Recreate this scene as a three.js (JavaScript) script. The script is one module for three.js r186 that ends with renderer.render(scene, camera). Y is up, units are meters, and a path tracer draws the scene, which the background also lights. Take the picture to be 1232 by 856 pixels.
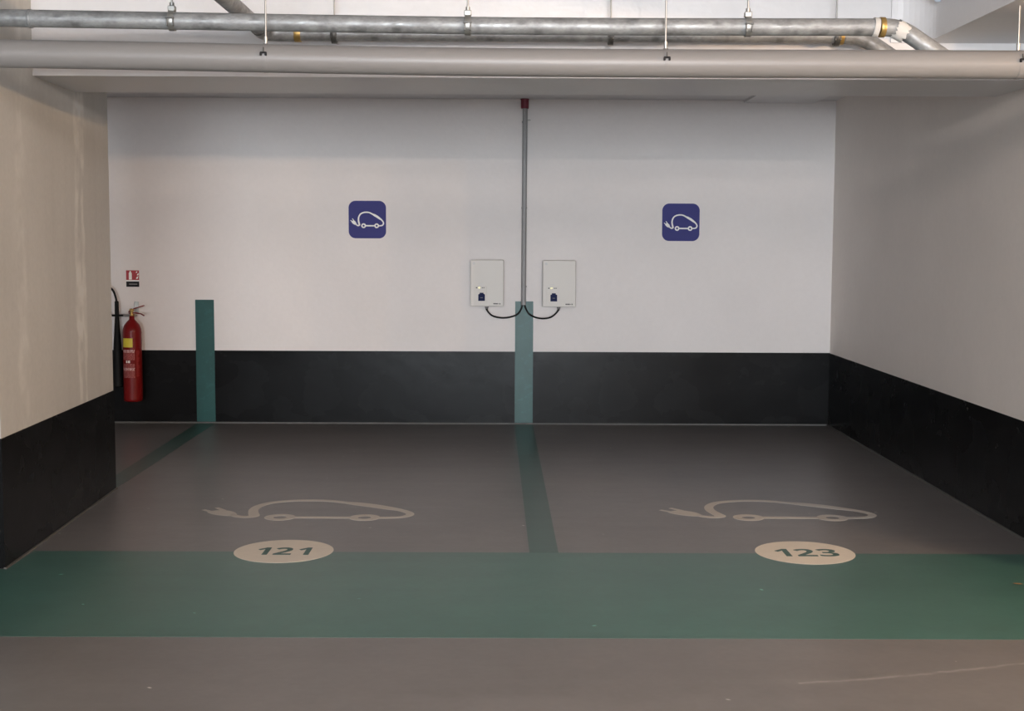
import * as THREE from 'three';
import { RoundedBoxGeometry } from 'three/addons/geometries/RoundedBoxGeometry.js';
import { TextGeometry } from 'three/addons/geometries/TextGeometry.js';
import { FontLoader } from 'three/addons/loaders/FontLoader.js';
import { RectAreaLightUniformsLib } from 'three/addons/lights/RectAreaLightUniformsLib.js';
import { mergeGeometries } from 'three/addons/utils/BufferGeometryUtils.js';

// ---------------------------------------------------------------- camera, exposure, lights
const scene = new THREE.Scene();
scene.background = new THREE.Color(0x000000);
const camera = new THREE.PerspectiveCamera(30.22, 1232 / 856, 0.1, 60);
camera.position.set(-0.067, 1.473, 10.633);
camera.rotation.set(-0.0856, -0.0048, 0.0046, 'YXZ');
const renderer = new THREE.WebGLRenderer({ antialias: true });
renderer.toneMapping = THREE.LinearToneMapping;
renderer.toneMappingExposure = 1.0;
renderer.shadowMap.enabled = true;

// strip lights hung over the driving aisle, out of frame: [x, y, z, colour, candela per point]
const LAMPS = [
  [-0.6, 2.2, 20, [0.94, 0.95, 1.0], 9],
  [2.7, 2.2, 20, [1.0, 0.82, 0.70], 21],
  [4.8, 2.2, 8.2, [1.0, 0.66, 0.38], 15],
  [0.6, 2.6, 8.8, [1.0, 0.88, 0.82], 3.0],
];
RectAreaLightUniformsLib.init();
// daylight through the translucent entrance gate at the far side of the hall, behind the camera
const gateLight = new THREE.RectAreaLight(new THREE.Color().setRGB(0.84, 0.93, 1.0), 60, 5.0, 1.96);
gateLight.position.set(-0.5, 1.04, 23.9); gateLight.lookAt(-0.5, 1.04, 0); gateLight.castShadow = true; gateLight.name = 'gate_daylight'; scene.add(gateLight);

// ---------------------------------------------------------------- helpers
let seed = 7;
const rnd = () => { seed = (seed * 1664525 + 1013904223) >>> 0; return seed / 4294967296; };
function hash(ix, iy, s) { let h = Math.imul(ix, 374761393) ^ Math.imul(iy, 668265263) ^ Math.imul(s, 974634533); h = Math.imul(h ^ (h >>> 13), 1274126177); return ((h ^ (h >>> 16)) >>> 0) / 4294967296; }
function vnoise(x, y, px, py, s) {           // periodic value noise
  const x0 = Math.floor(x), y0 = Math.floor(y), fx = x - x0, fy = y - y0;
  const w = (a, p) => ((a % p) + p) % p, u = fx * fx * (3 - 2 * fx), v = fy * fy * (3 - 2 * fy);
  const a = hash(w(x0, px), w(y0, py), s), b = hash(w(x0 + 1, px), w(y0, py), s), c = hash(w(x0, px), w(y0 + 1, py), s), d = hash(w(x0 + 1, px), w(y0 + 1, py), s);
  return a + (b - a) * u + (c - a) * v + (a - b - c + d) * u * v;
}
function fbm(u, v, fx, fy, oct, s) { let t = 0, a = 0.5, n = 0; for (let i = 0; i < oct; i++) { t += a * vnoise(u * fx, v * fy, fx, fy, s + i); n += a; a *= 0.5; fx *= 2; fy *= 2; } return t / n; }
function tex(w, h, fn, srgb = true) {        // fn(u, v) -> [r, g, b] 0..1
  const d = new Uint8Array(w * h * 4);
  for (let j = 0; j < h; j++) for (let i = 0; i < w; i++) {
    const c = fn((i + 0.5) / w, (j + 0.5) / h), k = (j * w + i) * 4;
    for (let q = 0; q < 3; q++) d[k + q] = Math.max(0, Math.min(255, Math.round(c[q] * 255)));
    d[k + 3] = 255;
  }
  const t = new THREE.DataTexture(d, w, h);
  t.wrapS = t.wrapT = THREE.RepeatWrapping; t.magFilter = THREE.LinearFilter; t.minFilter = THREE.LinearFilter;
  if (srgb) t.colorSpace = THREE.SRGBColorSpace;
  t.needsUpdate = true; return t;
}
const rep = (t, metresX, metresY) => { const c = t.clone(); c.repeat.set(1 / metresX, 1 / (metresY || metresX)); c.needsUpdate = true; return c; };
const mat = (p) => new THREE.MeshPhysicalMaterial(p);
const taken = {};
function numbered(n) { if (!(n in taken)) { taken[n] = 0; return n; } taken[n]++; return n + '_' + String(taken[n]).padStart(3, '0'); }
function mesh(name, geo, m, parent = scene) {
  const g = Array.isArray(geo) ? (geo.length > 1 ? mergeGeometries(geo.map(norm)) : geo[0]) : geo;
  const o = new THREE.Mesh(g, m); o.name = parent === scene ? numbered(name) : name; o.castShadow = o.receiveShadow = true; parent.add(o); return o;
}
function norm(g) { const r = g.index ? g.toNonIndexed() : g; for (const k of Object.keys(r.attributes)) if (!['position', 'normal', 'uv'].includes(k)) r.deleteAttribute(k); return r; }
function tag(o, label, category, group) { o.userData.label = label; o.userData.category = category; if (group) o.userData.group = group; return o; }
function thing(name, label, category, [x, y, z] = [0, 0, 0], group) { const o = new THREE.Group(); o.name = numbered(name); o.position.set(x, y, z); scene.add(o); return tag(o, label, category, group); }
function struct(name, geo, m, label, category, parent = scene) { const o = mesh(name, geo, m, parent); if (parent === scene) { o.userData.kind = 'structure'; tag(o, label, category); } return o; }
// vertical prism over a counter-clockwise (seen from above, x right, z down the page reversed) outline of [x, z]; uv in metres
function prism(poly, y0, y1) {
  const P = [], N = [], U = []; let s = 0, area = 0; const n = poly.length;
  for (let i = 0; i < n; i++) { const a = poly[i], b = poly[(i + 1) % n]; area += a[0] * b[1] - b[0] * a[1]; }
  if (area > 0) poly = poly.slice().reverse();
  for (let i = 0; i < n; i++) {
    const a = poly[i], b = poly[(i + 1) % n], L = Math.hypot(b[0] - a[0], b[1] - a[1]), nx = -(b[1] - a[1]) / L, nz = (b[0] - a[0]) / L;
    const q = [[a[0], y0, a[1], s, y0], [b[0], y0, b[1], s + L, y0], [b[0], y1, b[1], s + L, y1], [a[0], y1, a[1], s, y1]];
    for (const k of [0, 1, 2, 0, 2, 3]) { P.push(q[k][0], q[k][1], q[k][2]); N.push(nx, 0, nz); U.push(q[k][3], q[k][4]); }
    s += L;
  }
  const tri = THREE.ShapeUtils.triangulateShape(poly.map(p => new THREE.Vector2(p[0], p[1])), []);
  for (const [y, up] of [[y1, 1], [y0, -1]]) for (const t of tri) {
    const [i, j, k] = t, A = poly[i], B = poly[j], C = poly[k], cr = (B[0] - A[0]) * (C[1] - A[1]) - (C[0] - A[0]) * (B[1] - A[1]);
    const o = (cr < 0) === (up > 0) ? [A, B, C] : [A, C, B];
    for (const p of o) { P.push(p[0], y, p[1]); N.push(0, up, 0); U.push(p[0], p[1]); }
  }
  const g = new THREE.BufferGeometry();
  g.setAttribute('position', new THREE.Float32BufferAttribute(P, 3)); g.setAttribute('normal', new THREE.Float32BufferAttribute(N, 3)); g.setAttribute('uv', new THREE.Float32BufferAttribute(U, 2));
  return g;
}
const bx = (x0, x1, y0, y1, z0, z1) => prism([[x0, z1], [x1, z1], [x1, z0], [x0, z0]], y0, y1);
function rbox(w, h, d, r, x, y, z) { const g = new RoundedBoxGeometry(w, h, d, 3, r); g.translate(x, y, z); return g; }
const V = (x, y, z) => new THREE.Vector3(x, y, z);
function bent(pts, r) {                       // straight runs joined by rounded bends
  const c = new THREE.CurvePath(); let last = pts[0];
  for (let i = 1; i < pts.length - 1; i++) {
    const p = pts[i], a = p.clone().sub(last), b = pts[i + 1].clone().sub(p), rr = Math.min(r, a.length() * 0.9, b.length() * 0.45);
    const s = p.clone().sub(a.setLength(rr)), e = p.clone().add(b.setLength(rr));
    c.add(new THREE.LineCurve3(last, s)); c.add(new THREE.QuadraticBezierCurve3(s, p, e)); last = e;
  }
  c.add(new THREE.LineCurve3(last, pts[pts.length - 1])); return c;
}
function tube(curve, r, segs = 160, rad = 24) {
  const g = new THREE.TubeGeometry(curve, segs, r, rad, false), L = curve.getLength(), u = g.attributes.uv;
  for (let i = 0; i < u.count; i++) u.setXY(i, u.getX(i) * L, u.getY(i) * 2 * Math.PI * r);
  return g;
}
function rod(a, b, r, rad = 16) { const d = b.clone().sub(a), g = new THREE.CylinderGeometry(r, r, d.length(), rad); g.applyQuaternion(new THREE.Quaternion().setFromUnitVectors(V(0, 1, 0), d.clone().normalize())); g.translate((a.x + b.x) / 2, (a.y + b.y) / 2, (a.z + b.z) / 2); return g; }
const lathe = (pts, seg = 40) => new THREE.LatheGeometry(pts.map(p => new THREE.Vector2(p[0], p[1])), seg);
function ringX(rIn, rOut, w) {                // band around the x axis, centred
  const g = lathe([[rIn, -w / 2], [rOut, -w / 2], [rOut, w / 2], [rIn, w / 2], [rIn, -w / 2]], 36); g.rotateZ(Math.PI / 2); return g;
}

// ---------------------------------------------------------------- materials
const tWall = tex(512, 512, (u, v) => { const n = fbm(u, v, 6, 6, 5, 11), f = fbm(u, v, 120, 120, 2, 31), k = 0.96 + 0.035 * n + 0.012 * (f - 0.5); return [k, k, k]; });
const tWallBump = tex(256, 256, (u, v) => { const n = fbm(u, v, 24, 24, 4, 91); return [n, n, n]; }, false);
const tBand = tex(1024, 256, (u, v) => {
  const n = fbm(u, v, 10, 4, 5, 51), sc = fbm(u, v, 40, 30, 3, 77), b = 0.86 + 0.14 * n, s = sc > 0.70 ? (sc - 0.70) * 1.2 : 0;
  return [b + s, b + s, b + s];
});
const tBandRough = tex(512, 256, (u, v) => { const n = fbm(u, v, 9, 6, 5, 151); return [0, 0.36 + 0.34 * n, 0]; }, false);
const specks = []; for (let i = 0; i < 60; i++) specks.push([rnd(), rnd(), 0.0006 + 0.0011 * rnd(), 0.3 + 0.7 * rnd(), rnd() * 3]);
for (const [x, z, r] of [[-1.24, 6.38, 0.012], [-0.28, 6.72, 0.014], [0.28, 5.66, 0.012], [-2.03, 4.9, 0.014], [-1.78, 5.38, 0.01], [1.03, 5.12, 0.015], [-1.3, 5.5, 0.008]]) specks.push([(x + 4) / 8, z / 8, r / 8, 1, rnd() * 3]);
const tFloor = tex(2048, 2048, (u, v) => {    // 8 m tile, x -4..4 and z 0..8
  const n = fbm(u, v, 8, 8, 5, 5), st = fbm(u, v, 6, 90, 3, 17), f = fbm(u, v, 400, 400, 2, 23), fine = fbm(u, v, 70, 90, 3, 29);
  let k = 0.84 + 0.14 * n + 0.06 * (st - 0.5) + 0.05 * (f - 0.5) + 0.07 * (fine - 0.5);
  const x = u * 8 - 4, z = v * 8;
  // long pale scratch by the stripe's near edge
  if (x > 0.88 && x < 1.9) { const zc = 6.315 - 0.215 * Math.pow((x - 0.92) / 0.84, 1.3) + 0.02 * (fbm(u, 0.3, 200, 4, 3, 61) - 0.5), d = Math.abs(z - zc); if (d < 0.014) k += 0.28 * (1 - d / 0.014) * (0.3 + fbm(u, v, 300, 300, 2, 63)); }
  k *= 0.55;
  return [k, k, k];
});
(function () { const d = tFloor.image.data, W = 2048; for (const [u, v, r, a, an] of specks) { const R = Math.ceil(r * W * 2) + 1; for (let j = -R; j <= R; j++) for (let i = -R; i <= R; i++) { const c = Math.cos(an), s = Math.sin(an), x = (i * c + j * s) / (r * W), y = (j * c - i * s) / (r * W * 0.55), q = 1 - Math.hypot(x, y); if (q > 0) { const px = ((Math.floor(u * W) + i) % W + W) % W, py = ((Math.floor(v * W) + j) % W + W) % W, k = (py * W + px) * 4; for (let m = 0; m < 3; m++) d[k + m] = Math.min(255, d[k + m] + 120 * a * Math.min(1, q * 2)); } } } })();
const tFloorRough = tex(512, 512, (u, v) => { const n = fbm(u, v, 8, 8, 3, 205); return [0, 0.285 + 0.07 * n, 0]; }, false);
const tPier = tex(512, 1024, (u, v) => {      // 2.6 m tile: beige wash with run marks
  const n = fbm(u, v, 5, 3, 5, 301), st = fbm(u, v, 46, 2, 4, 311), br = fbm(u, v, 26, 26, 4, 321), f = fbm(u, v, 160, 160, 2, 331);
  let k = 0.84 + 0.09 * n + 0.03 * (st - 0.5) + 0.03 * (f - 0.5);
  const run = (c, w, a) => { const d = Math.abs(u - c - 0.03 * (fbm(0.2, v, 3, 7, 5, 341) - 0.5)) / (w * (0.15 + 1.7 * fbm(c, v, 4, 14, 4, 351))); return d < 1 ? a * Math.min(1, 2.2 * (1 - d)) * Math.max(0, 2.4 * br - 0.55) : 0; };
  k += run(1.28 / 2.6, 0.022, 0.12) + run(1.38 / 2.6, 0.014, 0.09) + run(0.35 / 2.6, 0.03, 0.05);
  return [k, k * 0.995, k * 0.985];
});
const tGalv = tex(1024, 256, (u, v) => { const n = fbm(u, v, 34, 5, 4, 401), s = fbm(u, v, 130, 30, 3, 411), p = fbm(u, v, 26, 4, 4, 421); let k = 0.64 + 0.2 * n + 0.14 * (s - 0.5); if (p > 0.6) k -= (p - 0.6) * 0.6; return [k, k * 1.005, k * 1.01]; });
const tGalvRough = tex(256, 256, (u, v) => { const n = fbm(u, v, 12, 8, 4, 431); return [0, 0.28 + 0.5 * n, 0]; }, false);
const L = (r, g, b) => new THREE.Color().setRGB(r, g, b);
const M = {
  wall: mat({ color: L(0.775, 0.725, 0.705), roughness: 0.62, map: rep(tWall, 3), bumpMap: rep(tWallBump, 0.6), bumpScale: 0.0006 }),
  wallSide: mat({ color: L(0.86, 0.80, 0.75), roughness: 0.62, map: rep(tWall, 3), bumpMap: rep(tWallBump, 0.6), bumpScale: 0.0006 }),
  beam: mat({ color: L(0.69, 0.68, 0.685), roughness: 0.36, map: rep(tWall, 3), bumpMap: rep(tWallBump, 0.6), bumpScale: 0.001 }),
  slab: mat({ color: L(0.69, 0.68, 0.685), roughness: 0.8, map: rep(tWall, 3) }),
  pier: mat({ color: L(0.71, 0.705, 0.68), roughness: 0.55, map: rep(tPier, 2.6), bumpMap: rep(tWallBump, 0.6), bumpScale: 0.0006 }),
  black: mat({ color: L(0.008, 0.008, 0.0085), specularIntensity: 0.14, roughness: 0.5, map: rep(tBand, 2.4, 0.6), roughnessMap: rep(tBandRough, 2.4, 1.2), bumpMap: rep(tWallBump, 1.6), bumpScale: 0.0006 }),
  floor: mat({ color: L(0.70, 0.66, 0.65), roughness: 1, map: tFloor, roughnessMap: rep(tFloorRough, 4) }),
  greenFloor: mat({ color: L(0.23, 0.60, 0.51), roughness: 1, map: tFloor, roughnessMap: rep(tFloorRough, 4) }),
  greenLine: mat({ color: L(0.17, 0.42, 0.36), roughness: 1, map: tFloor, roughnessMap: rep(tFloorRough, 4) }),
  greenWall: mat({ color: L(0.016, 0.085, 0.08), specularIntensity: 0.55, roughness: 0.38, map: rep(tBand, 1.2, 0.6) }),
  carPaint: mat({ color: L(0.60, 0.56, 0.51), roughness: 0.6, map: rep(tWall, 0.1) }),
  white: mat({ color: L(0.76, 0.70, 0.61), roughness: 0.6, map: rep(tWall, 0.5) }),
  digit: mat({ color: L(0.07, 0.14, 0.13), roughness: 0.6 }),
  seam: mat({ color: L(0.10, 0.097, 0.09), roughness: 0.6, map: rep(tWall, 0.7) }),
  pvc: mat({ color: L(0.225, 0.216, 0.21), specularIntensity: 1, roughness: 0.42 }),
  galv: mat({ color: L(0.62, 0.63, 0.63), metalness: 0.4, roughness: 1, map: rep(tGalv, 1.9, 0.25), roughnessMap: rep(tGalvRough, 0.4, 0.2) }),
  zinc: mat({ color: L(0.40, 0.395, 0.375), metalness: 0.8, roughness: 0.42 }),
  zincDark: mat({ color: L(0.15, 0.15, 0.145), metalness: 0.8, roughness: 0.5 }),
  brass: mat({ color: L(0.48, 0.32, 0.11), metalness: 0.7, roughness: 0.4 }),
  tape: mat({ color: L(0.8, 0.79, 0.76), roughness: 0.7, bumpMap: rep(tWallBump, 0.05), bumpScale: 0.002 }),
  blue: mat({ color: L(0.055, 0.057, 0.20), roughness: 0.7, specularIntensity: 0.3 }),
  signWhite: mat({ color: L(0.82, 0.81, 0.77), roughness: 0.5 }),
  box: mat({ color: L(0.70, 0.665, 0.625), specularIntensity: 0.5, roughness: 0.5 }),
  boxFrame: mat({ color: L(0.60, 0.59, 0.575), roughness: 0.5 }),
  navy: mat({ color: L(0.014, 0.02, 0.07), specularIntensity: 0.2, roughness: 0.6 }),
  dark: mat({ color: L(0.012, 0.012, 0.014), specularIntensity: 0.4, roughness: 0.6 }),
  rubber: mat({ color: L(0.006, 0.006, 0.006), specularIntensity: 0.3, roughness: 0.6 }),
  grey: mat({ color: L(0.2, 0.19, 0.185), roughness: 0.5 }),
  conduit: mat({ color: L(0.27, 0.265, 0.265), roughness: 0.45 }),
  redDark: mat({ color: L(0.16, 0.012, 0.03), roughness: 0.5 }),
  red: mat({ color: L(0.17, 0.006, 0.006), roughness: 0.35, specularIntensity: 0.35, clearcoat: 0.08, clearcoatRoughness: 0.15 }),
  redSign: mat({ color: L(0.36, 0.02, 0.03), roughness: 0.5 }),
  yellow: mat({ color: L(0.62, 0.50, 0.035), roughness: 0.5 }),
  paleBlue: mat({ color: L(0.62, 0.70, 0.80), roughness: 0.4 }),
  led: mat({ color: L(0.9, 0.85, 0.4), emissive: L(1.0, 0.88, 0.35), emissiveIntensity: 1.6 }),
  gate: mat({ color: L(0.8, 0.8, 0.8), roughness: 0.6, emissive: L(0.84, 0.93, 1.0), emissiveIntensity: 3 }),
  lampBody: mat({ color: L(0.7, 0.7, 0.7), roughness: 0.5 }),
};

// ---------------------------------------------------------------- the room
// floor uv: x -4..4 and z 0..8 fill one tile
function floorUV(g) { const p = g.attributes.position, u = g.attributes.uv; for (let i = 0; i < p.count; i++) u.setXY(i, (p.getX(i) + 4) / 8, p.getZ(i) / 8); return g; }
const rx = z => 2.561 - 0.006 * z;                      // right wall, a hair out of square
const fl = struct('floor', floorUV(bx(-8, 8, -0.2, 0, -0.2, 24)), M.floor, 'grey resin floor of the parking bays and aisle', 'floor');
struct('wall_back', bx(-8.2, 8.2, 0, 2.9, -0.2, 0), M.wall, 'white painted back wall behind the charging boxes', 'wall');
const wallBack = scene.getObjectByName('wall_back');
mesh('painted_band', [bx(-8, 2.58, 0.001, 0.592, 0, 0.004), bx(2.76, 8, 0.001, 0.592, 0, 0.004)], M.black, wallBack).userData.label = 'black painted band along the wall foot';
const wallRight = struct('wall_right', prism([[rx(0), 0], [rx(5), 5], [2.76, 5], [2.76, 0]], 0, 2.9), M.wallSide, 'long plain side wall with black foot, facing the pillar', 'wall');
mesh('painted_band', prism([[rx(0) - 0.004, 0.004], [rx(5) - 0.004, 5.004], [2.764, 5.004], [2.764, 0.004]], 0.001, 0.59), M.black, wallRight).userData.label = 'black painted band along the wall foot';
const wallLeft = struct('wall_left', prism([[-2.317, 4.80], [-2.389, 2.87], [-2.64, 2.87], [-2.64, 4.80]], 0, 2.9), M.pier, 'stained beige wall pillar with black foot, beside the bays', 'pillar');
mesh('painted_band', prism([[-2.313, 4.804], [-2.385, 2.866], [-2.644, 2.866], [-2.644, 4.804]], 0.001, 0.59), M.black, wallLeft).userData.label = 'black painted foot';
struct('wall_far_left', bx(-8.2, -8, 0, 2.9, 0, 24), M.wall, 'white painted wall at the end of the aisle past the pillar', 'wall');
struct('wall_far_right', bx(8, 8.2, 0, 2.9, 0, 24), M.wall, 'white painted wall at the end of the aisle past the side wall', 'wall');
struct('wall_front', bx(-8.2, 8.2, 0, 2.9, 24, 24.2), M.wall, 'white painted wall across the aisle from the bays', 'wall');
{ // entrance gate: translucent panels in a steel frame
  const d = struct('door_1', [bx(-3.06, -3.0, 0, 2.12, 23.93, 24.0), bx(2.0, 2.06, 0, 2.12, 23.93, 24.0), bx(-3.06, 2.06, 2.04, 2.12, 23.93, 24.0)], M.zincDark, 'translucent daylit entrance gate across the aisle', 'gate');
  for (let i = 0; i < 5; i++) mesh('gate_panel', bx(-2.995 + i, -2.005 + i, 0.02, 2.04, 23.95, 23.98), M.gate, d);
}
// thin resin upstand along the wall feet
struct('baseboard_back', [bx(-8, 2.545, 0, 0.010, 0, 0.012)], M.seam, 'thin pale resin seam along the foot of the back wall', 'seam');
struct('baseboard_right', prism([[rx(0.012) - 0.014, 0.012], [rx(5) - 0.014, 5], [rx(5), 5], [rx(0.012), 0.012]], 0, 0.010), M.seam, 'thin pale resin seam along the foot of the side wall', 'seam');
struct('baseboard_left', prism([[-2.3045, 4.81], [-2.3765, 2.862], [-2.389, 2.862], [-2.317, 4.81]], 0, 0.007), M.seam, 'thin pale resin seam along the foot of the pillar', 'seam');

// slabs and beams
struct('ceiling', bx(-8.2, 8.2, 2.85, 3.05, 3.0, 24.2), M.slab, 'white concrete ceiling slab over the aisle', 'ceiling');
struct('trim_1', bx(-8.2, 8.2, 2.612, 2.85, 0, 3.5), M.slab, 'flat ceiling slab over the bays behind the beam', 'ceiling');
struct('trim_2', bx(-8.0, 8.0, 2.260, 2.86, 3.52, 4.22), M.beam, 'white concrete cross beam behind the pipes', 'beam');
struct('trim_3', bx(1.825, 2.383, 2.592, 2.62, 0, 3.53), M.beam, 'narrow flat ceiling drop between cross beam and back wall', 'ceiling drop');
struct('trim_4', bx(1.94, 2.9, 2.435, 2.86, 4.22, 12.5), M.beam, 'white concrete beam running from the cross beam over the aisle', 'beam');
{ // hollow rounded fillet in the corner of the two beams
  const poly = [[1.945, 4.225]], r = 0.17, c = [1.94 - r, 4.23 + r];
  poly.push([1.945, c[1]]);
  for (let i = 0; i <= 10; i++) { const a = -i / 10 * Math.PI / 2; poly.push([c[0] + r * Math.cos(a), c[1] + r * Math.sin(a)]); }
  poly.push([c[0], 4.225]);
  struct('trim_5', prism(poly, 2.435, 2.86), M.beam, 'rounded plaster fillet in the corner of the two beams', 'fillet');
}

// ---------------------------------------------------------------- lamps over the aisle (out of frame)
for (const [x, y, z, col, I] of LAMPS) {
  const warm = col[2] < 0.6, cool = col[0] < 0.95, near = y > 2.5;
  const t = thing('strip_light', near ? 'white strip light close under the aisle ceiling beside the slanting pipe' : warm ? 'warm tinted strip light hung over the aisle past the beam' : cool ? 'cool white strip light hung over the aisle on the pillar side' : 'white strip light hung over the aisle facing the charging boxes', 'light', [x, y, z], 'strip lights over the aisle');
  mesh('housing', rbox(1.3, 0.05, 0.12, 0.012, 0, 0.045, 0), M.lampBody, t);
  const glow = mat({ color: L(0.9, 0.9, 0.9), emissive: L(...col), emissiveIntensity: 2.0 });
  const g = new THREE.CapsuleGeometry(0.018, 1.16, 6, 16); g.rotateZ(Math.PI / 2); mesh('tube', g, glow, t);
  for (const s of [-1, 1]) {
    mesh('end_cap', rbox(0.03, 0.06, 0.05, 0.006, s * 0.615, 0, 0), M.lampBody, t);
    mesh('suspension_rod', rod(V(s * 0.5, 0.07, 0), V(s * 0.5, 2.85 - y, 0), 0.005), M.zinc, t);
  }
  if (near) { t.rotation.y = Math.PI / 2; t.scale.x = 1.7; }
  for (let i = near ? -2 : -1; i <= (near ? 2 : 1); i++) {
    const p = new THREE.PointLight(L(...col), I); p.position.set(i * (near ? 0.27 : 0.4), -0.045, 0); p.castShadow = true; p.shadow.radius = 1.2; t.add(p); p.name = 'tube_light';
  }
}

// ---------------------------------------------------------------- pipes under the ceiling
{ // smooth plastic drain pipe
  const t = thing('drain_pipe', 'thick smooth grey-white plastic drain pipe running in front of the beam', 'pipe', [0, 0, 0]);
  const c = new THREE.CurvePath(); const P = [V(-7.9, 2.262, 5.22), V(-0.1, 2.200, 5.22), V(7.9, 2.197, 5.22)];
  c.add(new THREE.LineCurve3(P[0], P[1])); c.add(new THREE.LineCurve3(P[1], P[2]));
  mesh('pipe_run', tube(new THREE.CatmullRomCurve3([P[0], V(-2.115, 2.224, 5.22), P[1], V(1.92, 2.201, 5.22), P[2]]), 0.0565, 120, 40), M.pvc, t);
}
const drainY = x => x < -0.1 ? 2.200 + (-0.1 - x) * 0.0119 : 2.2005;
const runY = x => x < -0.1 ? 2.364 + (-0.1 - x) * 0.0098 : 2.364 + (x + 0.1) * 0.0016;
{ // front galvanised pipe
  const t = thing('sprinkler_pipe', 'galvanised steel pipe nearest above the drain pipe, bending down past a taped joint', 'pipe', [0, 0, 0], 'galvanised steel pipes');
  const zz = 5.1, r = 0.0355;
  mesh('pipe_run', tube(new THREE.CatmullRomCurve3([V(-7.9, 2.44, zz), V(-2.156, 2.385, zz), V(-0.1, 2.364, zz), V(1.45, 2.3665, zz)]), r, 120, 28), M.galv, t);
  const j = ringX(r - 0.002, r + 0.003, 0.012); j.translate(-2.03, runY(-2.03), zz); mesh('pipe_joint', j, M.galv, t);
  const e = tube(bent([V(1.485, 2.3665, zz), V(1.555, 2.3665, zz), V(1.78, 2.218, zz), V(1.90, 2.218, zz), V(3.2, 2.215, zz)], 0.07), r + 0.001, 160, 28); mesh('elbow', e, M.galv, t);
  const tp = ringX(r - 0.002, r + 0.004, 0.022); tp.rotateZ(-0.12); tp.translate(1.456, 2.3665, zz); mesh('joint_tape', tp, M.tape, t).userData.label = 'white sealing tape';
  const br = ringX(r - 0.002, r + 0.006, 0.020); br.translate(1.482, 2.3665, zz); mesh('threaded_collar', br, M.brass, t).userData.label = 'yellow-brown sealed thread';
  const t2 = ringX(r, r + 0.005, 0.05); { const p = t2.attributes.position; for (let i = 0; i < p.count; i++) { const a = Math.round((Math.atan2(p.getZ(i), p.getY(i)) + 7) * 20); p.setX(i, p.getX(i) * (0.55 + 0.7 * hash(a, p.getX(i) > 0 ? 1 : 2, 9))); } } t2.rotateZ(-0.5); t2.translate(1.558, 2.352, zz); mesh('joint_tape', t2, M.tape, t).userData.label = 'ragged white sealing tape on the bend';
}
{ // rear galvanised pipe: comes from the aisle, elbows along the beam
  const t = thing('sprinkler_pipe', 'galvanised steel pipe coming from the aisle and elbowing along behind the other pipe', 'pipe', [0, 0, 0], 'galvanised steel pipes');
  const r = 0.035, zz = 4.33, y = 2.449;
  mesh('pipe_run', tube(bent([V(-1.18, y, 14.5), V(-1.205, y, 4.5)], 0.05), r, 40, 28), M.galv, t);
  mesh('elbow', tube(bent([V(-1.205, y, 4.5), V(-1.205, y, zz), V(-1.05, y, zz)], 0.11), r + 0.003, 60, 28), M.galv, t);
  const j = ringX(r, r + 0.006, 0.03); j.translate(-1.05, y, zz); mesh('threaded_collar', j, M.brass, t).userData.label = 'yellow-brown sealed thread';
  mesh('pipe_run', tube(new THREE.LineCurve3(V(-1.05, y, zz), V(1.52, y + 0.001, zz)), r, 60, 28), M.galv, t);
  const j2 = ringX(r, r + 0.005, 0.03); j2.translate(1.5, y, zz); mesh('threaded_collar', j2, M.brass, t).userData.label = 'yellow-brown sealed thread';
  mesh('elbow', tube(bent([V(1.52, y, zz), V(1.60, y, zz), V(1.80, 2.31, 4.36), V(1.95, 2.305, 4.36), V(2.5, 2.305, 4.36)], 0.07), r + 0.002, 120, 28), M.galv, t);
}
// hangers
function steelHanger(x, y, z, r, top, label, group, band = M.zinc, thick = 0.0055) {
  const h = thing('pipe_hanger', label, 'pipe hanger', [x, y, z], group);
  mesh('clamp_ring', ringX(r + 0.0005, r + 0.0005 + thick, 0.024), band, h);
  const saddle = rbox(0.03, 0.022, 0.03, 0.004, 0, r + 0.014, 0); mesh('saddle', saddle, M.zinc, h);
  const flange = [rbox(0.034, 0.006, 0.02, 0.002, 0, 0.006, r + 0.006), rbox(0.006, 0.03, 0.012, 0.002, -0.012, -0.012, r + 0.003), rbox(0.006, 0.03, 0.012, 0.002, 0.012, -0.012, r + 0.003)];
  mesh('clamp_flange', flange, M.zincDark, h);
  const n = new THREE.CylinderGeometry(0.010, 0.010, 0.014, 6); n.translate(0, r + 0.032, 0); mesh('nut', n, M.zinc, h);
  mesh('threaded_rod', rod(V(0, r + 0.025, 0), V(0, top - y, 0), 0.0042), M.zinc, h);
  return h;
}
const g1 = 'clamps of the front galvanised pipe', g2 = 'clamps of the rear galvanised pipe', g3 = 'rod hangers of the drain pipe';
for (const [x, l] of [[-1.447, 'steel clamp and rod on front galvanised pipe, beside the slanting pipe'], [-0.229, 'steel clamp and rod on front galvanised pipe, above the charging box beside the conduit'], [0.927, 'steel clamp and rod on front galvanised pipe, nearest its bend']]) steelHanger(x, runY(x), 5.1, 0.0355, 2.85, l, g1);
for (const [x, l] of [[-0.879, 'steel clamp and rod on rear galvanised pipe, nearest its elbow from the aisle'], [0.42, 'steel clamp and rod on rear galvanised pipe, midway along it'], [1.483, 'steel clamp and rod on rear galvanised pipe, next to the taped joint']]) steelHanger(x, 2.449, 4.33, 0.035, 2.85, l, g2, M.zincDark, 0.012);
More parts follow.
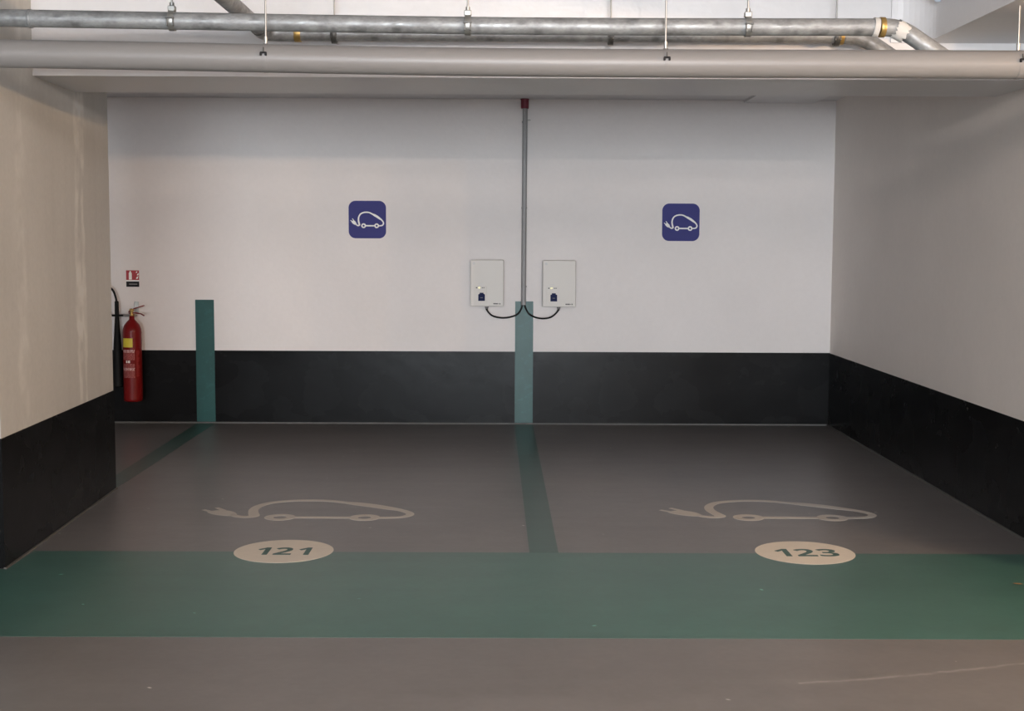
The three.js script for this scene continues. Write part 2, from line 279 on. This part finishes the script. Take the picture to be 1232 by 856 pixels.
for (const [x, l, top] of [[-1.041, 'slim rod and clamp holding the drain pipe, beside the slanting pipe', 2.85], [0.574, 'slim rod and clamp holding the drain pipe, above the paired charging boxes', 2.85], [2.003, 'slim rod and clamp holding the drain pipe, under the aisle beam', 2.437]]) {
  const y = drainY(x), h = thing('drain_hanger', l, 'pipe hanger', [x, y, 5.22], g3);
  mesh('clamp_band', ringX(0.0566, 0.0580, 0.018), M.pvc, h);
  const sock = new THREE.CylinderGeometry(0.008, 0.006, 0.03, 12); sock.translate(0, 0.07, 0); mesh('rod_socket', sock, M.zinc, h);
  mesh('threaded_rod', rod(V(0, 0.057, 0), V(0, top - y, 0), 0.0038), M.zinc, h);
  mesh('clamp_bolt', [rbox(0.026, 0.007, 0.012, 0.002, 0, 0.014, 0.060), rbox(0.008, 0.012, 0.012, 0.002, -0.010, 0.008, 0.061), rbox(0.008, 0.012, 0.012, 0.002, 0.010, 0.008, 0.061)], M.dark, h);
  mesh('clamp_screw', rod(V(0, 0.018, 0.058), V(0, 0.036, 0.052), 0.0025), M.zincDark, h);
}
{ const g = lathe([[0, -0.055], [0.012, -0.052], [0.019, -0.04], [0.02, -0.02], [0.02, 0.20], [0, 0.20]], 20); g.translate(1.915, 2.64, 4.46); tag(mesh('drop_pipe', g, M.paleBlue), 'pale blue rounded pipe end hanging in the corner of the beams', 'pipe end'); }

// ---------------------------------------------------------------- paint on floor and wall
const TH = 0.0007;
tag(mesh('floor_stripe', [floorUV(bx(-7.9, -2.646, 0, TH, 4.46, 5.82)), floorUV(bx(-2.646, -2.302, 0, TH, 4.812, 5.82)), floorUV(bx(-2.302, 2.518, 0, TH, 4.46, 5.82)), floorUV(bx(2.518, 2.77, 0, TH, 5.01, 5.82)), floorUV(bx(2.77, 7.9, 0, TH, 4.46, 5.82))], M.greenFloor), 'wide green painted band across the mouth of both bays', 'floor marking');
const gl = 'green floor lines dividing the bays';
tag(mesh('bay_line', floorUV(prism([[0.007, 0.013], [0.155, 0.013], [0.188, 4.459], [0.050, 4.459]], 0, TH)), M.greenLine), 'green floor line dividing the two charging bays', 'floor marking', gl);
tag(mesh('bay_line', floorUV(prism([[-2.570, 0.013], [-2.42, 0.013], [-2.388, 2.50], [-2.392, 2.86], [-2.50, 2.86], [-2.52, 2.45]], 0, TH)), M.greenLine), 'green floor line running from the wall to the foot of the pillar', 'floor marking', gl);
const gs = 'green strips on the back wall';
tag(mesh('wall_strip', bx(0.008, 0.154, 0.012, 1.0, 0.002, 0.0065), M.greenWall), 'green vertical strip on the back wall below the conduit', 'wall marking', gs);
tag(mesh('wall_strip', bx(-2.571, -2.421, 0.012, 1.002, 0.002, 0.0065), M.greenWall), 'green vertical strip on the back wall near the fire extinguisher', 'wall marking', gs);

// electric car pictogram: cord drawn as a car. Units: sign of 0.30 m, origin at its middle
const S = 0.30 / 550, pz = (x, y) => [(x - 515) * S, (423 - y) * S];
function stroke(pts, ws, n = 60) {            // tapering stroke -> Shape
  const c = new THREE.CatmullRomCurve3(pts.map(p => V(...pz(...p), 0)), false, 'catmullrom', 0.5), Lf = [], Rt = [];
  for (let i = 0; i <= n; i++) {
    const t = i / n, p = c.getPoint(t), d = c.getTangent(t), k = t * (ws.length - 1), a = Math.min(ws.length - 2, Math.floor(k)), w = (ws[a] + (ws[a + 1] - ws[a]) * (k - a)) * S / 2;
    Lf.push(new THREE.Vector2(p.x - d.y * w, p.y + d.x * w)); Rt.push(new THREE.Vector2(p.x + d.y * w, p.y - d.x * w));
  }
  return new THREE.Shape([...Lf, ...Rt.reverse()]);
}
function ringShape(x, y, ro, ri) { const [a, b] = pz(x, y), s = new THREE.Shape(); s.absarc(a, b, ro * S, 0, 2 * Math.PI, false); const h = new THREE.Path(); h.absarc(a, b, ri * S, 0, 2 * Math.PI, true); s.holes.push(h); return s; }
const bodyPts = [[352, 498], [336, 500], [312, 490], [291, 472], [283, 456], [290, 446], [303, 438], [316, 436], [334, 446], [348, 462], [356, 482], [356, 494]];
const carShapes = [
  stroke([[345, 485], [362, 504], [384, 511], [398, 498], [392, 470], [385, 430], [390, 385], [415, 343], [460, 320], [510, 315], [550, 322], [592, 343]], [16, 18, 20, 26, 24, 22, 21, 20, 20, 20, 20, 21], 90),
  stroke([[588, 341], [620, 357], [660, 380], [695, 405], [728, 430], [750, 462], [750, 488], [730, 508], [685, 514]], [19, 32, 34, 30, 20, 19, 19, 19, 19], 70),
  stroke([[490, 513], [622, 513]], [20, 20], 4),
  ringShape(460, 513, 35, 15), ringShape(652, 513, 35, 15),
  new THREE.Shape(new THREE.SplineCurve(bodyPts.concat([bodyPts[0]]).map(p => new THREE.Vector2(...pz(...p)))).getPoints(40)),
  stroke([[268, 431], [292, 455]], [10, 12], 4), stroke([[294, 408], [318, 440]], [10, 12], 4),
];
function carGeo(scale, depth) { const g = mergeGeometries(carShapes.map(s => norm(new THREE.ExtrudeGeometry(s, { depth: 1, bevelEnabled: false, curveSegments: 24 })))); g.scale(scale, scale, depth); return g; }
// floor pictograms: flat, their top away from the camera
const gp = 'electric car pictograms on the floor';
for (const [x, z, l] of [[-1.147, 3.466, 'white electric car outline painted on the floor of the bay beside the pillar'], [1.372, 3.43, 'white electric car outline painted on the floor of the bay along the side wall']]) {
  const g = carGeo(4.33, 0.0007); g.rotateX(-Math.PI / 2); const b = (g.computeBoundingBox(), g.boundingBox); g.translate(x - (b.min.x + b.max.x) / 2, 0, z - (b.min.z + b.max.z) / 2);
  tag(mesh('car_pictogram', floorUV(g), M.carPaint), l, 'floor marking', gp);
}
// number roundels
const font = await new FontLoader().loadAsync('fonts/droid/droid_sans_bold.typeface.json');
for (const [txt, x, z, w] of [['121', -1.1206, 4.447, 0.285], ['123', 1.3677, 4.441, 0.315]]) {
  const t = thing('number_roundel', txt === '121' ? 'cream floor disc numbered 121 in the bay beside the pillar' : 'cream floor disc numbered 123 in the bay along the side wall', 'floor marking', [x, 0, z], 'bay number discs on the floor');
  const d = new THREE.CylinderGeometry(0.235, 0.235, 0.0008, 64); d.translate(0, TH + 0.0007, 0); mesh('disc', d, M.white, t);
  [...txt].forEach((ch, i) => {
    const g = new TextGeometry(ch, { font, size: 0.2, depth: 1, curveSegments: 8, bevelEnabled: false }); g.computeBoundingBox(); const b = g.boundingBox;
    const h = b.max.y - b.min.y, cw = w / 3; const gw = b.max.x - b.min.x, dw = ch === '1' ? cw * 0.62 : cw * 0.9;
    g.translate(-(b.min.x + b.max.x) / 2, -(b.min.y + b.max.y) / 2, 0); g.scale(dw / gw, 0.148 / h, 0.0007); g.rotateX(-Math.PI / 2); g.translate((i - 1) * cw * 1.03, TH + 0.0011, 0.006);
    mesh('digit', g, M.digit, t).userData.label = 'green digit ' + ch;
  });
}
// dry leaf on the green band
{ const s = new THREE.Shape(); s.moveTo(-0.022, 0); s.quadraticCurveTo(-0.005, 0.013, 0.02, 0.002); s.quadraticCurveTo(0.0, -0.012, -0.022, 0); const g = new THREE.ExtrudeGeometry(s, { depth: 0.0008, bevelEnabled: false }); g.rotateX(-Math.PI / 2 + 0.12); g.rotateY(-0.3); g.translate(2.165, 0.004, 5.02); tag(mesh('dry_leaf', g, mat({ color: L(0.2, 0.12, 0.05), roughness: 0.9 })), 'small dry brown leaf lying on the green band', 'leaf'); }

// ---------------------------------------------------------------- wall signs
for (const [x, y, l] of [[-1.1818, 1.651, 'blue electric car sign between the fire extinguisher and the charging boxes'], [1.3357, 1.641, 'blue electric car sign between the charging boxes and the side wall']]) {
  const t = thing('wall_sign', l, 'sign', [x, y, 0], 'blue electric car signs');
  const s = new THREE.Shape(), a = 0.15, r = 0.056; s.moveTo(-a + r, -a); s.lineTo(a - r, -a); s.absarc(a - r, -a + r, r, -Math.PI / 2, 0, false); s.lineTo(a, a - r); s.absarc(a - r, a - r, r, 0, Math.PI / 2, false); s.lineTo(-a + r, a); s.absarc(-a + r, a - r, r, Math.PI / 2, Math.PI, false); s.lineTo(-a, -a + r); s.absarc(-a + r, -a + r, r, Math.PI, Math.PI * 1.5, false);
  mesh('panel', new THREE.ExtrudeGeometry(s, { depth: 0.003, bevelEnabled: false, curveSegments: 16 }), M.blue, t);
  const g = carGeo(1, 0.0012); g.translate(0, 0, 0.0025); mesh('pictogram', g, M.signWhite, t).userData.label = 'white car outline drawn by a plug cord';
}
{ // fire extinguisher sign
  const t = thing('fire_sign', 'small red fire extinguisher sign with dark caption strip', 'sign', [-3.072, 1.185, 0]);
  mesh('red_panel', rbox(0.104, 0.078, 0.003, 0.001, 0, 0.012, 0.0015), M.redSign, t);
  const s = new THREE.Shape(); [[-0.012, -0.034], [0.012, -0.034], [0.012, 0.018], [0.006, 0.026], [0.006, 0.034], [-0.006, 0.034], [-0.006, 0.026], [-0.012, 0.018]].forEach((p, i) => i ? s.lineTo(...p) : s.moveTo(...p));
  const e = new THREE.ExtrudeGeometry(s, { depth: 0.0006, bevelEnabled: false }); e.translate(-0.018, 0.011, 0.003); mesh('extinguisher_symbol', e, M.signWhite, t);
  const fl2 = []; for (const [dx, dy, k] of [[0, -0.02, 1], [0.006, 0.006, 0.8], [-0.004, 0.024, 0.6]]) { const f = new THREE.Shape(); f.moveTo(-0.008 * k, -0.008 * k); f.quadraticCurveTo(0.01 * k, -0.012 * k, 0.008 * k, 0.004 * k); f.lineTo(0.012 * k, 0.014 * k); f.quadraticCurveTo(-0.006 * k, 0.008 * k, -0.008 * k, -0.008 * k); const q = new THREE.ExtrudeGeometry(f, { depth: 0.0006, bevelEnabled: false }); q.translate(0.036 + dx, 0.012 + dy, 0.003); fl2.push(q); }
  mesh('flame_symbol', fl2, M.signWhite, t);
  mesh('caption_strip', rbox(0.104, 0.044, 0.003, 0.001, 0, -0.060, 0.0015), M.dark, t);
  mesh('caption_print', [rbox(0.066, 0.008, 0.0006, 0.0002, 0.004, -0.060, 0.0033)], M.grey, t);
  mesh('white_border', rbox(0.104, 0.012, 0.003, 0.001, 0, -0.0325, 0.0014), M.signWhite, t);
}

// ---------------------------------------------------------------- conduit, charging boxes, cables
{
  const t = thing('cable_conduit', 'grey vertical conduit pipe down the back wall between the charging boxes', 'conduit', [0.0765, 0, 0.028]);
  mesh('pipe', rod(V(0.003, 2.612, 0), V(-0.0025, 0.972, 0), 0.020, 24), M.conduit, t);
  mesh('ceiling_collar', lathe([[0.020, 2.535], [0.030, 2.535], [0.031, 2.545], [0.031, 2.60], [0.035, 2.604], [0.035, 2.612], [0.02, 2.612]], 24), M.redDark, t).userData.label = 'dark red collar';
  for (const y of [2.43, 1.75, 1.12]) { const c = lathe([[0.0195, -0.007], [0.0225, -0.007], [0.0225, 0.007], [0.0195, 0.007]], 24); c.translate(0, y, 0); mesh('pipe_clip', [c, rbox(0.012, 0.012, 0.014, 0.001, 0, y, -0.024)], M.conduit, t); }
  const sc = rod(V(0.02, 2.445, 0), V(0.046, 2.445, -0.004), 0.004); mesh('clip_screw', sc, M.zinc, t);
}
const endY = 0.966;
for (const [x, y, gx, l, cl, side] of [[-0.218, 1.149, -0.221, 'off-white wall charging box between the conduit and the extinguisher, cable at its foot', 'black cable sagging to the charging box on the extinguisher side of the conduit', -1], [0.357, 1.147, 0.356, 'off-white wall charging box between the conduit and the side wall, cable at its foot', 'black cable sagging to the charging box on the side-wall side of the conduit', 1]]) {
  const t = thing('charging_box', l, 'charging box', [x, y, 0], 'wall charging boxes');
  mesh('back_shell', rbox(0.252, 0.356, 0.075, 0.012, 0, 0, 0.0375), M.boxFrame, t);
  mesh('front_cover', rbox(0.264, 0.370, 0.065, 0.007, 0, 0, 0.105), M.box, t);
  mesh('socket_panel', rbox(0.098, 0.150, 0.004, 0.0018, -0.052, -0.100, 0.1385), M.box, t);
  const lk = new THREE.CylinderGeometry(0.011, 0.011, 0.006, 20); lk.rotateX(Math.PI / 2); lk.translate(-0.105, 0.158, 0.138); mesh('lock', lk, M.boxFrame, t);
  const s = new THREE.Shape(); [[-0.025, -0.031], [0.025, -0.031], [0.025, 0.018], [0.014, 0.023], [0.014, 0.031], [-0.014, 0.031], [-0.014, 0.023], [-0.025, 0.018]].forEach((p, i) => i ? s.lineTo(...p) : s.moveTo(...p));
  const f = new THREE.ExtrudeGeometry(s, { depth: 0.006, bevelEnabled: true, bevelSize: 0.0015, bevelThickness: 0.0015, bevelSegments: 2 }); f.translate(-0.043, -0.108, 0.139); const flap = mesh('socket_flap', f, M.navy, t); flap.userData.label = 'dark blue socket flap';
  mesh('hinge', rbox(0.02, 0.004, 0.003, 0.001, -0.043, -0.115, 0.147), M.grey, flap);
  for (const [dx, w] of [[-0.083, 0.010], [-0.037, 0.006], [-0.025, 0.006]]) mesh('indicator', rbox(w, 0.008, 0.004, 0.001, dx, -0.036, 0.1395), M.dark, t);
  const led = new THREE.SphereGeometry(0.0062, 16, 10); led.scale(1, 1, 0.5); led.translate(-0.062, -0.036, 0.1395); mesh('indicator_lamp', led, M.led, t).userData.label = 'glowing yellow indicator lamp';
  mesh('print_mark', rbox(0.036, 0.003, 0.002, 0.0008, -0.055, -0.006, 0.1375), M.boxFrame, t);
  mesh('maker_mark', [0, 1, 2, 3, 4].map(i => rbox(i < 3 ? 0.009 : 0.007, i === 3 ? 0.004 : 0.009, 0.002, 0.0006, 0.056 + i * 0.0118, -0.163, 0.1375)), M.dark, t);
  const gd = lathe([[0, -0.022], [0.010, -0.022], [0.012, -0.012], [0.015, -0.010], [0.015, 0.006], [0, 0.006]], 20); gd.translate(gx - x, -0.185, 0.08); mesh('cable_gland', gd, M.grey, t);
  const c = thing('charging_cable', cl, 'cable', [0, 0, 0], 'cables under the charging boxes');
  const yb = y - 0.20, x0 = 0.0745 + side * 0.006;
  const curve = side < 0 ? [[x0, endY + 0.03, 0.028], [x0 - 0.004, endY, 0.03], [0.035, 0.905, 0.035], [-0.04, 0.873, 0.045], [-0.12, 0.871, 0.06], [-0.185, 0.893, 0.075], [gx, 0.938, 0.08], [gx, yb - 0.002, 0.08]]
    : [[x0, endY + 0.03, 0.028], [x0 + 0.004, endY, 0.03], [0.115, 0.905, 0.035], [0.165, 0.875, 0.045], [0.235, 0.865, 0.06], [0.30, 0.880, 0.075], [gx - 0.008, 0.925, 0.08], [gx, yb - 0.002, 0.08]];
  mesh('cable_sheath', tube(new THREE.CatmullRomCurve3(curve.map(p => V(...p))), 0.0068, 80, 12), M.rubber, c);
  const bt = lathe([[0.0068, -0.014], [0.009, -0.014], [0.009, 0], [0.0068, 0]], 16); bt.translate(gx, yb - 0.0, 0.08); mesh('cable_boot', bt, M.rubber, c);
}

// ---------------------------------------------------------------- fire extinguisher
{
  const t = thing('fire_extinguisher', 'red fire extinguisher with black horn hung on the wall behind the pillar', 'fire extinguisher', [-3.053, 0, 0.115]);
  const r = 0.0735;
  mesh('cylinder', lathe([[0, 0.19], [r - 0.012, 0.19], [r - 0.003, 0.196], [r, 0.21], [r, 0.745], [r - 0.004, 0.775], [r - 0.015, 0.805], [r - 0.035, 0.83], [0.026, 0.842], [0.021, 0.85], [0.020, 0.875], [0, 0.875]], 48), M.red, t);
  const v = mesh('valve', [lathe([[0, 0.87], [0.017, 0.87], [0.017, 0.885], [0.013, 0.89], [0.013, 0.91], [0.018, 0.915], [0.018, 0.932], [0, 0.935]], 20), rod(V(0, 0.885, 0), V(0.022, 0.885, 0.012), 0.008)], M.brass, t); v.userData.label = 'brass valve';
  const lever = (pts, w, th) => { const g = []; for (let i = 0; i < pts.length - 1; i++) { const [a, b] = [pts[i], pts[i + 1]], l = Math.hypot(b[0] - a[0], b[1] - a[1]), q = new RoundedBoxGeometry(l + 0.006, th, w, 2, 0.0025); q.rotateZ(Math.atan2(b[1] - a[1], b[0] - a[0])); q.translate((a[0] + b[0]) / 2, (a[1] + b[1]) / 2, 0); g.push(q); } return g; };
  mesh('squeeze_lever', lever([[-0.022, 0.905], [-0.012, 0.922], [0.035, 0.938], [0.098, 0.958]], 0.022, 0.008), M.red, t);
  mesh('carry_handle', lever([[-0.02, 0.896], [0.03, 0.900], [0.075, 0.892], [0.098, 0.878]], 0.022, 0.008), M.red, t);
  const bk = mesh('wall_bracket', [rbox(0.034, 0.10, 0.008, 0.002, 0.010, 0.935, -0.109), rbox(0.03, 0.012, 0.10, 0.003, 0.0, 0.872, -0.06)], M.zinc, t); bk.userData.label = 'grey metal wall bracket';
  // curved labels on the cylinder
  const patch = (a0, a1, y0, y1, m, n) => { const g = new THREE.CylinderGeometry(r + 0.0006, r + 0.0006, y1 - y0, 24, 1, true, a0, a1 - a0); g.translate(0, (y0 + y1) / 2, 0); return mesh(n, g, m, t); };
  patch(-0.98, 0.30, 0.628, 0.700, M.yellow, 'yellow_label').userData.label = 'yellow label';
  const cv = document.createElement('canvas'); cv.width = 256; cv.height = 512; const cx = cv.getContext('2d');
  cx.fillStyle = '#6e0f0d'; cx.fillRect(0, 0, 256, 512);
  for (let y = 10; y < 512; y += 17) { const big = y < 60 || (y > 330 && y < 380); cx.fillStyle = big ? '#d8b4b0' : '#b87773'; if (y > 195 && y < 250) { if (y < 215) { cx.fillStyle = '#e8dcd8'; cx.fillRect(66, 200, 22, 46); cx.fillRect(96, 200, 26, 46); } continue; } let x = 12; while (x < 176) { const w = 10 + rnd() * 34; cx.fillRect(x, y, Math.min(w, 180 - x), big ? 12 : 8); x += w + 7; } }
  cx.fillStyle = '#9c3a36'; for (let y = 20; y < 500; y += 13) cx.fillRect(200, y, 20 + rnd() * 30, 6);
  const ct = new THREE.CanvasTexture(cv); ct.colorSpace = THREE.SRGBColorSpace;
  patch(-1.05, 1.15, 0.385, 0.612, mat({ color: L(1, 1, 1), map: ct, specularIntensity: 0.3, roughness: 0.5 }), 'instruction_label').userData.label = 'red label with white print';
  // horn on the pillar side
  const hx = -0.092;
  const hn = lathe([[0, 0.30], [0.044, 0.30], [0.046, 0.31], [0.040, 0.45], [0.032, 0.62], [0.022, 0.78], [0.017, 0.86], [0.016, 0.985], [0.012, 0.992], [0, 0.992]], 28); hn.translate(hx - 0.038, 0, -0.04); mesh('horn', hn, M.rubber, t).userData.label = 'black discharge horn';
  mesh('hose', tube(new THREE.CatmullRomCurve3([V(-0.015, 0.878, 0), V(-0.08, 0.879, 0.0), V(-0.17, 0.880, -0.01), V(-0.30, 0.93, -0.03), V(-0.33, 1.04, -0.04), V(-0.25, 1.115, -0.04), V(-0.165, 1.085, -0.04), V(hx - 0.042, 1.01, -0.04), V(hx - 0.038, 0.975, -0.04)]), 0.0085, 90, 12), M.rubber, t).userData.label = 'black rubber hose';
  mesh('hose_coupling', rod(V(-0.015, 0.878, 0), V(-0.065, 0.879, 0), 0.0095), M.grey, t);
}
renderer.render(scene, camera);
